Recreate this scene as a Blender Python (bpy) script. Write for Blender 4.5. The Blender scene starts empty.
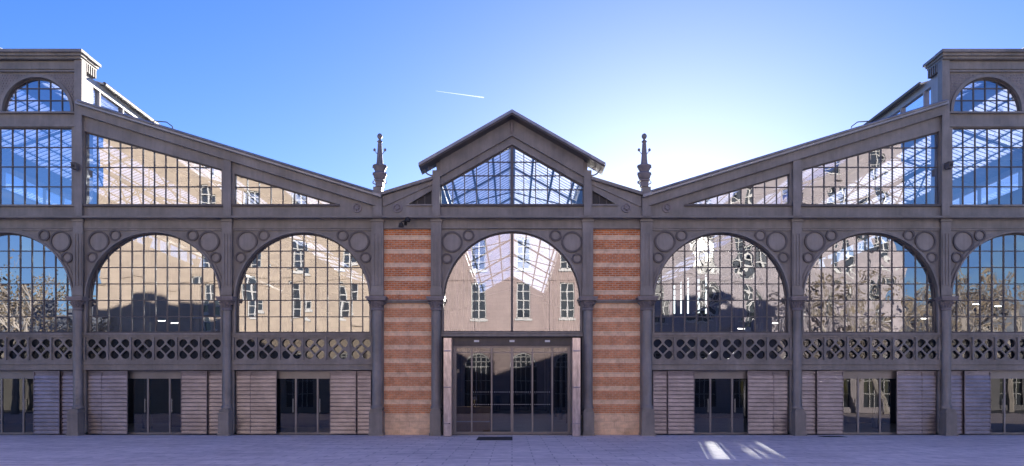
import bpy, bmesh, math, random
from mathutils import Vector, Matrix
random.seed(7)
R = math.radians
D = bpy.data
scn = bpy.context.scene
col = scn.collection

# ------------------------------------------------------------ camera, sky, sun, exposure
CAM_Y = -32.0
cam_d = D.cameras.new('camera'); cam = D.objects.new('camera', cam_d); col.objects.link(cam)
cam.location = (0, CAM_Y, 1.68); cam.rotation_euler = (R(90), 0, 0)
cam_d.sensor_width = 36; cam_d.lens = 28.125; cam_d.shift_y = 0.15625
cam_d.clip_start = 0.1; cam_d.clip_end = 12000
scn.camera = cam

SUN_AZ, SUN_EL = 11.5, 10.5
w = D.worlds.new('World'); scn.world = w; w.use_nodes = True
nt = w.node_tree; nt.nodes.clear()
sky = nt.nodes.new('ShaderNodeTexSky'); sky.sky_type = 'NISHITA'; sky.sun_disc = False
sky.sun_elevation = R(SUN_EL); sky.sun_rotation = R(SUN_AZ)
sky.altitude = 100; sky.air_density = 1.0; sky.dust_density = 0.2; sky.ozone_density = 3.5
bg = nt.nodes.new('ShaderNodeBackground'); bg.inputs[1].default_value = 0.118
wo = nt.nodes.new('ShaderNodeOutputWorld')
gm_ = nt.nodes.new('ShaderNodeGamma'); gm_.inputs[1].default_value = 0.74
hs_ = nt.nodes.new('ShaderNodeHueSaturation'); hs_.inputs['Saturation'].default_value = 1.42; hs_.inputs['Hue'].default_value = .535
nt.links.new(sky.outputs[0], gm_.inputs[0]); nt.links.new(gm_.outputs[0], hs_.inputs['Color']); nt.links.new(hs_.outputs[0], bg.inputs[0]); nt.links.new(bg.outputs[0], wo.inputs[0])

sl = D.lights.new('sun', 'SUN'); sun = D.objects.new('sun', sl); col.objects.link(sun)
sl.energy = 5.0; sl.angle = R(0.53); sl.color = (1.0, 0.90, 0.78)
sv = Vector((math.sin(R(SUN_AZ))*math.cos(R(SUN_EL)), math.cos(R(SUN_AZ))*math.cos(R(SUN_EL)), math.sin(R(SUN_EL))))
sun.rotation_euler = sv.to_track_quat('Z', 'Y').to_euler()
sun.location = (20, 60, 40)

scn.view_settings.view_transform = 'Standard'; scn.view_settings.look = 'None'
scn.view_settings.gamma = 1; scn.view_settings.use_curve_mapping = False
scn.view_settings.exposure = 1.92
scn.render.engine = 'CYCLES'
scn.cycles.max_bounces = 10; scn.cycles.transparent_max_bounces = 16

# ------------------------------------------------------------ materials
def mat(name, base=(.5,.5,.5), rough=.6, metal=0.0, spec=.5):
    m = D.materials.new(name); m.use_nodes = True
    b = m.node_tree.nodes['Principled BSDF']
    b.inputs['Base Color'].default_value = (*base, 1); b.inputs['Roughness'].default_value = rough
    b.inputs['Metallic'].default_value = metal; b.inputs['Specular IOR Level'].default_value = spec
    return m
def N(m, t): return m.node_tree.nodes.new(t)
def L(m, a, b): m.node_tree.links.new(a, b)
def B(m): return m.node_tree.nodes['Principled BSDF']
def coords(m, kind='Object', scale=(1,1,1)):
    tc = N(m, 'ShaderNodeTexCoord'); mp = N(m, 'ShaderNodeMapping'); mp.inputs['Scale'].default_value = scale
    L(m, tc.outputs[kind], mp.inputs[0]); return mp.outputs[0]
def noise(m, vec, scale, detail=4, rough=.55, dist=0.0):
    n = N(m, 'ShaderNodeTexNoise'); n.inputs['Scale'].default_value = scale; n.inputs['Detail'].default_value = detail
    n.inputs['Roughness'].default_value = rough; n.inputs['Distortion'].default_value = dist
    L(m, vec, n.inputs['Vector']); return n.outputs['Fac']
def ramp(m, fac, stops):
    r = N(m, 'ShaderNodeValToRGB'); e = r.color_ramp.elements
    while len(e) < len(stops): e.new(0.5)
    for i, (p, c) in enumerate(stops): e[i].position = p; e[i].color = (*c, 1)
    L(m, fac, r.inputs[0]); return r.outputs[0]
def mixc(m, fac, a, b, mode='MIX'):
    x = N(m, 'ShaderNodeMix'); x.data_type = 'RGBA'; x.blend_type = mode
    if hasattr(fac, 'is_linked'): L(m, fac, x.inputs[0])
    else: x.inputs[0].default_value = fac
    for i, v in ((6, a), (7, b)):
        if hasattr(v, 'is_linked'): L(m, v, x.inputs[i])
        else: x.inputs[i].default_value = (*v, 1)
    return x.outputs[2]
def math_(m, op, a, b=None):
    x = N(m, 'ShaderNodeMath'); x.operation = op
    for i, v in enumerate((a, b)):
        if v is None: continue
        if hasattr(v, 'is_linked'): L(m, v, x.inputs[i])
        else: x.inputs[i].default_value = v
    return x.outputs[0]
def bump(m, h, strength=.3, dist=.01):
    b = N(m, 'ShaderNodeBump'); b.inputs['Strength'].default_value = strength; b.inputs['Distance'].default_value = dist
    L(m, h, b.inputs['Height']); L(m, b.outputs[0], B(m).inputs['Normal'])
def varied(name, c, amt=.25, rough=.6, metal=0.0, sc=1.2, bs=.15, spec=.5, streak=True):
    m = mat(name, c, rough, metal, spec)
    v = coords(m); vs = coords(m, scale=(3, 3, .35))
    lo = tuple(x*(1-amt) for x in c); hi = tuple(min(1, x*(1+amt)) for x in c)
    n1 = noise(m, v, sc, 6, .65); c1 = ramp(m, n1, [(.3, lo), (.7, hi)])
    if streak:
        n2 = noise(m, vs, 2.2, 5, .6); c2 = ramp(m, n2, [(.35, (.78,.78,.78)), (.65, (1.08,1.06,1.04))])
        c1 = mixc(m, .7, c1, c2, 'MULTIPLY')
    L(m, c1, B(m).inputs['Base Color'])
    n3 = noise(m, v, 35, 3); bump(m, n3, bs, .004)
    rr = N(m, 'ShaderNodeMapRange'); L(m, n1, rr.inputs[0]); rr.inputs[3].default_value = max(.05, rough-.12); rr.inputs[4].default_value = min(1, rough+.15)
    L(m, rr.outputs[0], B(m).inputs['Roughness'])
    return m

M = {}
M['iron'] = varied('painted_iron', (.225,.212,.194), .30, .45, sc=.8)
M['disc'] = varied('pale_disc', (.262,.245,.222), .2, .45)  # disc tone, slightly paler than the surrounding iron
M['iron_d'] = varied('dark_iron', (.085,.078,.08), .2, .45)
M['ornament'] = varied('ornament_iron', (.22,.20,.20), .2, .55)
M['bars'] = varied('glazing_bar_paint', (.085,.078,.078), .15, .4, streak=False)
M['steel'] = varied('brushed_steel', (.42,.40,.40), .15, .3, .85, streak=False)
M['door_frame'] = varied('door_metal', (.24,.23,.23), .15, .35, .6, streak=False)
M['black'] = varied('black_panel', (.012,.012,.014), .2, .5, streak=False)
M['zinc'] = varied('zinc', (.30,.31,.33), .2, .42, .55)
M['pale_metal'] = varied('pale_sheet_metal', (.36,.36,.37), .12, .45, .2)
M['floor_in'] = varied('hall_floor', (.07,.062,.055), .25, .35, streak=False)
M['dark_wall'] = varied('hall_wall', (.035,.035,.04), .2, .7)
M['wood'] = varied('oak_counter', (.34,.20,.09), .3, .4)
M['rubber'] = varied('rubber_mat', (.022,.022,.024), .3, .8, streak=False)

def shutter_mat():
    m = mat('shutter_slats', (.33,.29,.31), .22, .92)
    v = coords(m); vs = coords(m, scale=(1.2, 1, 9))
    c = ramp(m, noise(m, v, 1.3, 6, .7), [(.3, (.165,.155,.175)), (.7, (.29,.275,.31))])
    c2 = ramp(m, noise(m, vs, 2.4, 4, .6), [(.3, (.72,.70,.70)), (.7, (1.05,1.02,1.02))])
    L(m, mixc(m, .8, c, c2, 'MULTIPLY'), B(m).inputs['Base Color'])
    n = noise(m, vs, 3.0, 5, .7)
    rr = N(m, 'ShaderNodeMapRange'); L(m, n, rr.inputs[0]); rr.inputs[3].default_value = .24; rr.inputs[4].default_value = .5
    L(m, rr.outputs[0], B(m).inputs['Roughness'])
    bump(m, noise(m, v, 22, 3), .2, .004)
    return m
M['shutter'] = shutter_mat()
def copper():
    m = mat('folded_leaf_metal', (.50,.40,.36), .28, .9)
    vs = coords(m, scale=(3, 3, .6))
    L(m, ramp(m, noise(m, vs, 3, 5, .7), [(.3, (.38,.34,.34)), (.7, (.80,.74,.73))]), B(m).inputs['Base Color'])
    bump(m, noise(m, vs, 5, 3), .4, .01)
    return m
M['copper'] = copper()

def glass_mat(name, tint, refl, wav, wscale):
    m = D.materials.new(name); m.use_nodes = True; t = m.node_tree; t.nodes.clear()
    out = N(m, 'ShaderNodeOutputMaterial'); mx = N(m, 'ShaderNodeMixShader')
    tr = N(m, 'ShaderNodeBsdfTransparent'); tr.inputs[0].default_value = (*tint, 1)
    gl = N(m, 'ShaderNodeBsdfGlossy'); gl.inputs['Roughness'].default_value = 0.0; gl.inputs[0].default_value = (.95,.97,1,1)
    lw = N(m, 'ShaderNodeFresnel'); lw.inputs['IOR'].default_value = 1.5
    f = math_(m, 'ADD', math_(m, 'MULTIPLY', lw.outputs[0], 1.0), refl); f = math_(m, 'MINIMUM', f, .97)
    L(m, f, mx.inputs[0]); L(m, tr.outputs[0], mx.inputs[1]); L(m, gl.outputs[0], mx.inputs[2]); L(m, mx.outputs[0], out.inputs[0])
    if wav > 0:
        v = coords(m); h = noise(m, v, wscale, 1, .35, .2)
        b = N(m, 'ShaderNodeBump'); b.inputs['Strength'].default_value = 1; b.inputs['Distance'].default_value = wav
        L(m, h, b.inputs['Height']); L(m, b.outputs[0], gl.inputs['Normal'])
    return m
M['glass_l'] = glass_mat('window_glass', (.76,.80,.86), .31, .0020, 1.0)
M['glass_r'] = glass_mat('wavy_window_glass', (.84,.88,.94), .24, .0080, 1.2)
M['glass_c'] = glass_mat('flat_window_glass', (.88,.92,.96), .22, .0006, 1.5)
M['glass_g'] = glass_mat('gable_glass', (.92,.95,.97), .08, .0006, 1.5)
M['glass_door'] = glass_mat('door_glass', (.42,.46,.50), .07, .0005, 1.5)

def roof_glass():
    # slatted roof glazing: white translucent panes between dark glazing bars
    m = D.materials.new('roof_glazing'); m.use_nodes = True; m.node_tree.nodes.clear()
    out = N(m, 'ShaderNodeOutputMaterial')
    v = coords(m)
    sx = N(m, 'ShaderNodeSeparateXYZ'); L(m, v, sx.inputs[0])
    fr = math_(m, 'FRACT', math_(m, 'MULTIPLY', sx.outputs['Y'], 2.3))
    bar = math_(m, 'LESS_THAN', fr, .20)
    fx = math_(m, 'FRACT', math_(m, 'MULTIPLY', sx.outputs['X'], 1.1))
    barx = math_(m, 'LESS_THAN', fx, .10)
    b = math_(m, 'MAXIMUM', bar, barx)
    n = noise(m, v, 1.1, 4, .7); patch = math_(m, 'GREATER_THAN', n, .57)
    tr = N(m, 'ShaderNodeBsdfTranslucent'); tr.inputs[0].default_value = (.9,.93,.97,1)
    tp = N(m, 'ShaderNodeBsdfTransparent'); tp.inputs[0].default_value = (.9,.93,.95,1)
    m1 = N(m, 'ShaderNodeMixShader'); m1.inputs[0].default_value = .5
    L(m, math_(m, 'ADD', math_(m, 'MULTIPLY', patch, .45), .25), m1.inputs[0])
    L(m, tr.outputs[0], m1.inputs[1]); L(m, tp.outputs[0], m1.inputs[2])
    df = N(m, 'ShaderNodeBsdfDiffuse'); df.inputs[0].default_value = (.10,.10,.11,1)
    m2 = N(m, 'ShaderNodeMixShader'); L(m, b, m2.inputs[0]); L(m, m1.outputs[0], m2.inputs[1]); L(m, df.outputs[0], m2.inputs[2])
    L(m, m2.outputs[0], out.inputs[0])
    return m
M['roof_glass'] = roof_glass()

def brick_mat():
    m = mat('striped_brick', rough=.85, spec=.25)
    v = coords(m)
    sp = N(m, 'ShaderNodeSeparateXYZ'); L(m, v, sp.inputs[0])
    z = sp.outputs['Z']
    cb = N(m, 'ShaderNodeCombineXYZ'); L(m, sp.outputs['X'], cb.inputs[0]); L(m, z, cb.inputs[1])
    bk = N(m, 'ShaderNodeTexBrick'); L(m, cb.outputs[0], bk.inputs['Vector'])
    bk.inputs['Scale'].default_value = 1; bk.inputs['Brick Width'].default_value = .23; bk.inputs['Row Height'].default_value = .0783
    bk.inputs['Mortar Size'].default_value = .011; bk.inputs['Color1'].default_value = (.72,.25,.085,1)
    bk.inputs['Color2'].default_value = (.52,.165,.055,1); bk.inputs['Mortar'].default_value = (.60,.44,.31,1); bk.inputs['Bias'].default_value = 0
    st = N(m, 'ShaderNodeTexBrick'); L(m, cb.outputs[0], st.inputs['Vector'])
    st.inputs['Scale'].default_value = 1; st.inputs['Brick Width'].default_value = .82; st.inputs['Row Height'].default_value = .274
    st.inputs['Mortar Size'].default_value = .006; st.inputs['Color1'].default_value = (.86,.64,.42,1)
    st.inputs['Color2'].default_value = (.80,.58,.38,1); st.inputs['Mortar'].default_value = (.60,.44,.31,1)
    # bands: period .548 m, offset so that stone bands sit as in the photograph
    fz = math_(m, 'FRACT', math_(m, 'DIVIDE', math_(m, 'SUBTRACT', z, .32), .5485))
    band = math_(m, 'GREATER_THAN', fz, .65)
    plinth = math_(m, 'LESS_THAN', z, .86)
    band = math_(m, 'MAXIMUM', band, plinth)
    up = math_(m, 'GREATER_THAN', z, 5.38)
    bc = mixc(m, up, mixc(m, .40, bk.outputs['Color'], (.74,.44,.26)), bk.outputs['Color'])
    c = mixc(m, band, bc, st.outputs['Color'])
    n = noise(m, v, 2.3, 8, .7); c = mixc(m, .75, c, ramp(m, n, [(.28, (.62,.55,.50)), (.5, (1,1,1)), (.74, (1.25,1.2,1.12))]), 'MULTIPLY')
    n2 = noise(m, v, 9, 6, .7); c = mixc(m, .6, c, ramp(m, n2, [(.3, (.75,.72,.7)), (.62, (1.1,1.08,1.06))]), 'MULTIPLY')
    L(m, c, B(m).inputs['Base Color'])
    h = mixc(m, band, bk.outputs['Fac'], st.outputs['Fac'])
    hh = math_(m, 'SUBTRACT', n2, math_(m, 'MULTIPLY', h, .8)); bump(m, hh, .6, .012)
    return m
M['brick'] = brick_mat()

def paving_mat():
    m = mat('paving', rough=.75, spec=.35)
    v = coords(m)
    n1 = noise(m, v, .22, 6, .65); n2 = noise(m, v, 2.4, 8, .7); n3 = noise(m, v, 40, 3, .6)
    c = ramp(m, n1, [(.3, (.68,.58,.52)), (.7, (.84,.73,.66))])
    c = mixc(m, .8, c, ramp(m, n2, [(.3, (.72,.71,.72)), (.68, (1.2,1.19,1.18))]), 'MULTIPLY')
    bk = N(m, 'ShaderNodeTexBrick'); L(m, v, bk.inputs['Vector']); bk.inputs['Scale'].default_value = 1
    bk.inputs['Brick Width'].default_value = 1.1; bk.inputs['Row Height'].default_value = .55; bk.inputs['Mortar Size'].default_value = .018
    bk.inputs['Color1'].default_value = (1,1,1,1); bk.inputs['Color2'].default_value = (.84,.84,.85,1); bk.inputs['Mortar'].default_value = (.42,.42,.43,1)
    c = mixc(m, .7, c, bk.outputs['Color'], 'MULTIPLY')
    ds = N(m, 'ShaderNodeMapping'); ds.inputs['Scale'].default_value = (.25, 1.2, 1); ds.inputs['Rotation'].default_value = (0,0,.5); L(m, v, ds.inputs[0])
    sn = noise(m, ds.outputs[0], 1.1, 6, .75)
    c = mixc(m, .6, c, ramp(m, sn, [(.38, (.70,.69,.70)), (.50, (1.03,1.03,1.03))]), 'MULTIPLY')
    L(m, c, B(m).inputs['Base Color'])
    bump(m, math_(m, 'SUBTRACT', n3, bk.outputs['Fac']), .35, .006)
    return m
M['paving'] = paving_mat()
M['asphalt'] = varied('asphalt', (.12,.12,.125), .2, .85, streak=False, sc=.4)

# ------------------------------------------------------------ mesh helpers
class MB:
    def __init__(s): s.v = []; s.f = []
    def add(s, vs, fs):
        o = len(s.v); s.v += [tuple(p) for p in vs]; s.f += [tuple(i+o for i in f) for f in fs]; return s
    def box(s, x0, x1, y0, y1, z0, z1):
        if x0 > x1: x0, x1 = x1, x0
        vs = [(x0,y0,z0),(x1,y0,z0),(x1,y1,z0),(x0,y1,z0),(x0,y0,z1),(x1,y0,z1),(x1,y1,z1),(x0,y1,z1)]
        return s.add(vs, [(0,3,2,1),(4,5,6,7),(0,1,5,4),(1,2,6,5),(2,3,7,6),(3,0,4,7)])
    def prism(s, poly, y0, y1):      # polygon in x,z extruded along y (poly any winding, convex or simple)
        a = sum(poly[i][0]*poly[(i+1)%len(poly)][1]-poly[(i+1)%len(poly)][0]*poly[i][1] for i in range(len(poly)))
        if a < 0: poly = poly[::-1]
        n = len(poly)
        vs = [(x,y0,z) for x,z in poly]+[(x,y1,z) for x,z in poly]
        fs = [tuple(range(n)), tuple(range(2*n-1, n-1, -1))]+[((i+1)%n, i, i+n, (i+1)%n+n) for i in range(n)]
        return s.add(vs, fs)
    def ring(s, cx, cz, r0, r1, y0, y1, a0=0, a1=360, n=48):
        full = abs(a1-a0) >= 359.9; k = n if full else n+1
        vs = []
        for i in range(k):
            a = R(a0+(a1-a0)*i/n); c, d = math.cos(a), math.sin(a)
            vs += [(cx+r0*c,y0,cz+r0*d),(cx+r1*c,y0,cz+r1*d),(cx+r1*c,y1,cz+r1*d),(cx+r0*c,y1,cz+r0*d)]
        fs = []
        for i in range(n):
            a = 4*i; b = 4*((i+1) % k)
            for j in range(4): fs.append((a+j, a+(j+1)%4, b+(j+1)%4, b+j))
        if not full: fs += [(0,3,2,1), (4*n,4*n+1,4*n+2,4*n+3)]
        return s.add(vs, fs)
    def lathe(s, cx, cy, prof, n=20, cap=True):
        vs = []; m_ = len(prof)
        for r, z in prof:
            for i in range(n):
                a = 2*math.pi*i/n; vs.append((cx+r*math.cos(a), cy+r*math.sin(a), z))
        fs = [(j*n+i, j*n+(i+1)%n, (j+1)*n+(i+1)%n, (j+1)*n+i) for j in range(m_-1) for i in range(n)]
        if cap: fs += [tuple(range(n-1,-1,-1)), tuple(range((m_-1)*n, m_*n))]
        return s.add(vs, fs)
    def tube(s, pts, r, n=6, r2=None):
        pts = [Vector(p) for p in pts]; vs = []; k = len(pts)
        for i, p in enumerate(pts):
            t = (pts[min(i+1,k-1)]-pts[max(i-1,0)]).normalized()
            u = t.cross(Vector((0,0,1)) if abs(t.z) < .9 else Vector((1,0,0))).normalized(); w_ = t.cross(u)
            rr = r if r2 is None else r+(r2-r)*i/(k-1)
            for j in range(n):
                a = 2*math.pi*j/n; vs.append(p+u*math.cos(a)*rr+w_*math.sin(a)*rr)
        fs = [(i*n+j, i*n+(j+1)%n, (i+1)*n+(j+1)%n, (i+1)*n+j) for i in range(k-1) for j in range(n)]
        fs += [tuple(range(n-1,-1,-1)), tuple(range((k-1)*n, k*n))]
        return s.add(vs, fs)
    def bar(s, p, q, w, y0, y1):     # straight bar in the xz plane, width w
        dx, dz = q[0]-p[0], q[1]-p[1]; l = math.hypot(dx, dz); nx, nz = -dz/l*w/2, dx/l*w/2
        return s.prism([(p[0]+nx,p[1]+nz),(p[0]-nx,p[1]-nz),(q[0]-nx,q[1]-nz),(q[0]+nx,q[1]+nz)], y0, y1)
    def build(s, name, m, parent=None, smooth=False, loc=None):
        me = D.meshes.new(name); me.from_pydata(s.v, [], s.f); me.materials.append(m)
        bm = bmesh.new(); bm.from_mesh(me); bmesh.ops.recalc_face_normals(bm, faces=bm.faces); bm.to_mesh(me); bm.free()
        if smooth:
            for p in me.polygons: p.use_smooth = True
            me.set_sharp_from_angle(angle=R(40))
        o = D.objects.new(name, me); col.objects.link(o); o.parent = parent
        if loc: o.location = loc
        return o

def plate(name, outer, holes, y0, y1, m, parent, offset=(0,0)):
    """plate in the xz plane with holes, from y0 (front) to y1 (back)"""
    cu = D.curves.new('tmp', 'CURVE'); cu.dimensions = '2D'; cu.fill_mode = 'BOTH'; cu.extrude = abs(y1-y0)/2
    for poly in [outer]+list(holes):
        sp = cu.splines.new('POLY'); sp.points.add(len(poly)-1); sp.use_cyclic_u = True
        for i, (x, z) in enumerate(poly): sp.points[i].co = (x+offset[0], z+offset[1], 0, 1)
    t = D.objects.new('tmp', cu); col.objects.link(t)
    dg = bpy.context.evaluated_depsgraph_get(); dg.update()
    me = D.meshes.new_from_object(t.evaluated_get(dg), depsgraph=dg)
    D.objects.remove(t); D.curves.remove(cu)
    me.name = name
    me.transform(Matrix.Translation((0, (y0+y1)/2, 0)) @ Matrix.Rotation(R(90), 4, 'X'))
    me.materials.clear(); me.materials.append(m)
    o = D.objects.new(name, me); col.objects.link(o); o.parent = parent
    return o

def circle(cx, cz, r, n=40, a0=0, a1=360):
    return [(cx+r*math.cos(R(a0+(a1-a0)*i/n)), cz+r*math.sin(R(a0+(a1-a0)*i/n))) for i in range(n if abs(a1-a0) >= 360 else n+1)]
def arch_poly(cx, zb, zs, r, n=40):
    return [(cx-r, zb), (cx+r, zb)]+circle(cx, zs, r, n, 0, 180)

def thing(name, label, cat, loc=(0,0,0), group=None, rz=0):
    o = D.objects.new(name, None); col.objects.link(o); o.location = loc; o.rotation_euler = (0,0,rz); o.empty_display_size = .3
    o['label'] = label; o['category'] = cat
    if group: o['group'] = group
    return o
def tag(o, label, cat, group=None):
    o['label'] = label; o['category'] = cat
    if group: o['group'] = group
    return o
def struct(o): o['kind'] = 'structure'; return o

# ------------------------------------------------------------ ground
g = MB(); g.add([(-4000,-4000,-.03),(4000,-4000,-.03),(4000,4000,-.03),(-4000,4000,-.03)], [(0,1,2,3)])
struct(g.build('ground', M['asphalt']))
g = MB(); g.add([(-60,-33.6,0),(60,-33.6,0),(60,0.02,0),(-60,0.02,0)], [(0,1,2,3)])
struct(g.build('forecourt_paving', M['paving']))

# ------------------------------------------------------------ the market hall
HALL_L = 44.0
X0, X1, X2, X3, X4, X5 = 3.02, 5.36, 11.35, 17.28, 23.15, 29.02
hall = thing('market_hall', 'long iron and glass market hall with brick panels beside its gabled central entrance', 'market hall')
zroof = lambda ax: 9.66+(ax-5.56)*.3068
ARCH_R, ZS, ZG0, ZTOP = 2.68, 5.40, 4.08, 8.24

def panes(xs, zs, keep, y, m, parent, tilt=.0035, seed=0):
    rnd = random.Random(seed); b = MB()
    for i in range(len(xs)-1):
        for j in range(len(zs)-1):
            if not keep(xs[i], xs[i+1], zs[j], zs[j+1]): continue
            tx = rnd.gauss(0, tilt)*(xs[i+1]-xs[i])/2; tz = rnd.gauss(0, tilt)*(zs[j+1]-zs[j])/2
            b.add([(xs[i], y-tx-tz, zs[j]), (xs[i+1], y+tx-tz, zs[j]), (xs[i+1], y+tx+tz, zs[j+1]), (xs[i], y-tx+tz, zs[j+1])], [(0,1,2,3)])
    return b.build('glass', m, parent)

def arched_window(cx, idx):
    """glazing bars as the part, glass as its sub-part"""
    r = ARCH_R; b = MB(); pitch = .472; gm = M['glass_l'] if cx < 0 else M['glass_r']
    k = 6; xs = [cx+(i-k)*pitch for i in range(2*k+1)]
    xs = [x for x in xs if abs(x-cx) < r]
    for i, x in enumerate(xs):
        top = ZS+math.sqrt(max(0, r*r-(x-cx)**2)); w_ = .02
        b.box(x-w_, x+w_, .10, .17, ZG0, top+.03)
    zs = [ZG0+.66*i for i in range(1, 6)]
    for z in zs:
        h = r if z <= ZS else math.sqrt(max(0, r*r-(z-ZS)**2))
        b.box(cx-h-.03, cx+h+.03, .105, .165, z-.017, z+.017)
    b.ring(cx, ZS, r-.05, r+.03, .09, .18, 0, 180, 48)
    b.box(cx-r-.02, cx-r+.05, .09, .18, ZG0, ZS); b.box(cx+r-.05, cx+r+.02, .09, .18, ZG0, ZS)
    b.box(cx-r, cx+r, .08, .19, ZG0, ZG0+.06)
    o = b.build('arched_window', M['bars'], hall)
    gx = [cx-r-.02]+xs[0:]+[cx+r+.02]; gz = [ZG0]+zs+[ZS+r]
    def keep(a, b_, c, d):
        nx = max(a-cx, cx-b_, 0); return c < ZS or nx*nx+max(0, c-ZS)**2 < r*r
    panes(gx, gz, keep, .14, gm, o, .0065, idx)
    return o

def spandrel(cx, xl, xr, r=ARCH_R, zb=ZG0):
    outer = [(xl, zb), (cx-r, zb)]+circle(cx, ZS, r, 56, 180, 0)+[(cx+r, zb), (xr, zb), (xr, ZTOP), (xl, ZTOP)]
    o = plate('arch_spandrel', outer, [], 0, .19, M['iron'], hall)
    b = MB(); b.ring(cx, ZS, r, r+.06, -.14, .0, 0, 180, 56); b.ring(cx, ZS, r+.06, r+.16, -.045, 0, 0, 180, 56)
    b.box(cx-r-.06, cx-r, -.09, 0, zb, ZS); b.box(cx+r, cx+r+.06, -.09, 0, zb, ZS)
    b.box(cx-r-.15, cx-r-.06, -.045, 0, zb, ZS); b.box(cx+r+.06, cx+r+.15, -.045, 0, zb, ZS)
    b.build('arch_moulding', M['iron'], o)
    for s, xe in ((1, xl), (-1, xr)):
        for dx, z, rr in ((.76, 7.74, .40), (1.42, 7.98, .21), (.50, 7.10, .20)):
            c = MB(); c.ring(xe+s*dx, z, rr-.045, rr+.02, -.07, 0, n=32); q = c.build('circle_moulding', M['iron_d'], o)  # shadow line round each ring put into its dark colour
            c = MB(); c.ring(xe+s*dx, z, 0.001, rr-.045, -.012, 0, n=32); c.build('disc', M['disc'], o)
    e = MB(); e.box(xl+.2, xr-.2, -.06, 0, 8.17, 8.24); e.build('edge_moulding', M['iron'], o)
    return o

def lattice_bay(xl, xr):
    z0, z1 = 2.94, 4.0; n = 6; a, b_ = xl+.22, xr-.22; pw = (b_-a)/n
    holes = []
    for k in range(n):
        c = a+pw*(k+.5); zc = 3.44
        holes.append([(c-.195, zc), (c, zc-.195), (c+.195, zc), (c, zc+.195)])
        for sx in (-1, 1):
            for sz in (-1, 1):
                pts = []
                for (x, z) in circle(sx*.215, sz*.225, .172, 24):
                    d = (sx*x+sz*z)/math.sqrt(2)
                    if d < .20: x += sx*(.20-d)/math.sqrt(2); z += sz*(.20-d)/math.sqrt(2)
                    pts.append((c+x, zc+z))
                holes.append(pts)
    o = plate('lattice_balustrade', [(xl, z0), (xr, z0), (xr, z1), (xl, z1)], holes, .0, .07, M['iron'], hall)
    r = MB(); r.box(xl, xr, -.10, .1, 4.0, 4.075); r.box(xl, xr, -.05, .0, 3.90, 4.0); r.box(xl, xr, -.07, .0, 2.94, 3.0)
    for k in range(n+1):
        x = a+pw*k; r.box(x-.032, x+.032, -.10, 0, 3.0, 3.9); r.box(x-.05, x+.05, -.125, -.10, 3.38, 3.50)
    r.build('rail', M['iron'], o)
    gb = MB(); gb.add([(xl, .14, z0), (xr, .14, z0), (xr, .14, z1), (xl, .14, z1)], [(0,1,2,3)]); gb.build('glass', M['glass_door'], o)

def shutter(xa, xb, y, z1=2.56):
    b = MB(); p = .157; z = .06; th = .045
    b.box(xa, xa+.03, y-.012, y+th, .03, z1); b.box(xb-.03, xb, y-.012, y+th, .03, z1); b.box(xa+.03, xb-.03, y-.012, y+th, z1-.04, z1)
    b.box(xa+.03, xb-.03, y+.03, y+th, .03, z1-.04)
    while z+p < z1-.03:
        x0, x1 = xa+.03, xb-.03
        b.add([(x0,y+.006,z+p-.042),(x1,y+.006,z+p-.042),(x1,y-.014,z),(x0,y-.014,z),(x0,y+.03,z+p-.036),(x1,y+.03,z+p-.036),(x1,y+.03,z),(x0,y+.03,z)],
              [(0,3,2,1),(0,1,5,4),(3,7,6,2),(4,5,6,7),(0,4,7,3),(1,2,6,5)])
        z += p
    return b.build('shutter', M['shutter'], hall)

def bay_bottom(cx, xl, xr):
    b = MB(); b.box(xl, xr, -.06, .25, 2.60, 2.94); b.box(xl, xr, -.11, -.06, 2.82, 2.90); b.box(xl, xr, -.09, -.06, 2.60, 2.65)
    b.box(xl+.16, xl+.24, -.03, .25, 0, 2.6); b.box(xr-.24, xr-.16, -.03, .25, 0, 2.6)
    b.build('lintel_beam', M['iron'], hall)
    shutter(cx-2.70, cx-2.13, .10); shutter(cx-2.12, cx-1.06, .0); shutter(cx+1.07, cx+2.12, .0); shutter(cx+2.14, cx+2.70, .10)
    d = MB(); y0, y1 = .24, .32
    d.box(cx-1.7, cx+1.7, y0, y1+.25, 2.34, 2.6)
    for x in (-1.22, -.36, .52, 1.22): d.box(cx+x-.035, cx+x+.035, y0, y1, .0, 2.34)
    d.box(cx-1.5, cx+1.5, y0+.01, y1, .0, .09); d.box(cx-1.5, cx+1.5, y0+.01, y1, 2.26, 2.34)
    o = d.build('glass_door', M['door_frame'], hall)
    gb = MB(); gb.add([(cx-1.5,.28,0),(cx+1.5,.28,0),(cx+1.5,.28,2.3),(cx-1.5,.28,2.3)], [(0,1,2,3)]); gb.build('glass', M['glass_door'], o)
    for x in (-.46, .62):
        h = MB(); h.tube([(cx+x,.20,.9),(cx+x,.20,1.45)], .014, 8); h.box(cx+x-.01,cx+x+.01,.2,.24,.95,.98); h.box(cx+x-.01,cx+x+.01,.2,.24,1.37,1.40); h.build('handle', M['steel'], o)

# solid infill either side of the doors, behind the shutters
def infill(cx, xl, xr):
    for a, b_ in ((xl, cx-1.5), (cx+1.5, xr)):
        b = MB(); b.box(a, b_, .2, .3, 0, 2.6); b.build('infill_panel', M['iron_d'], hall)

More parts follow.
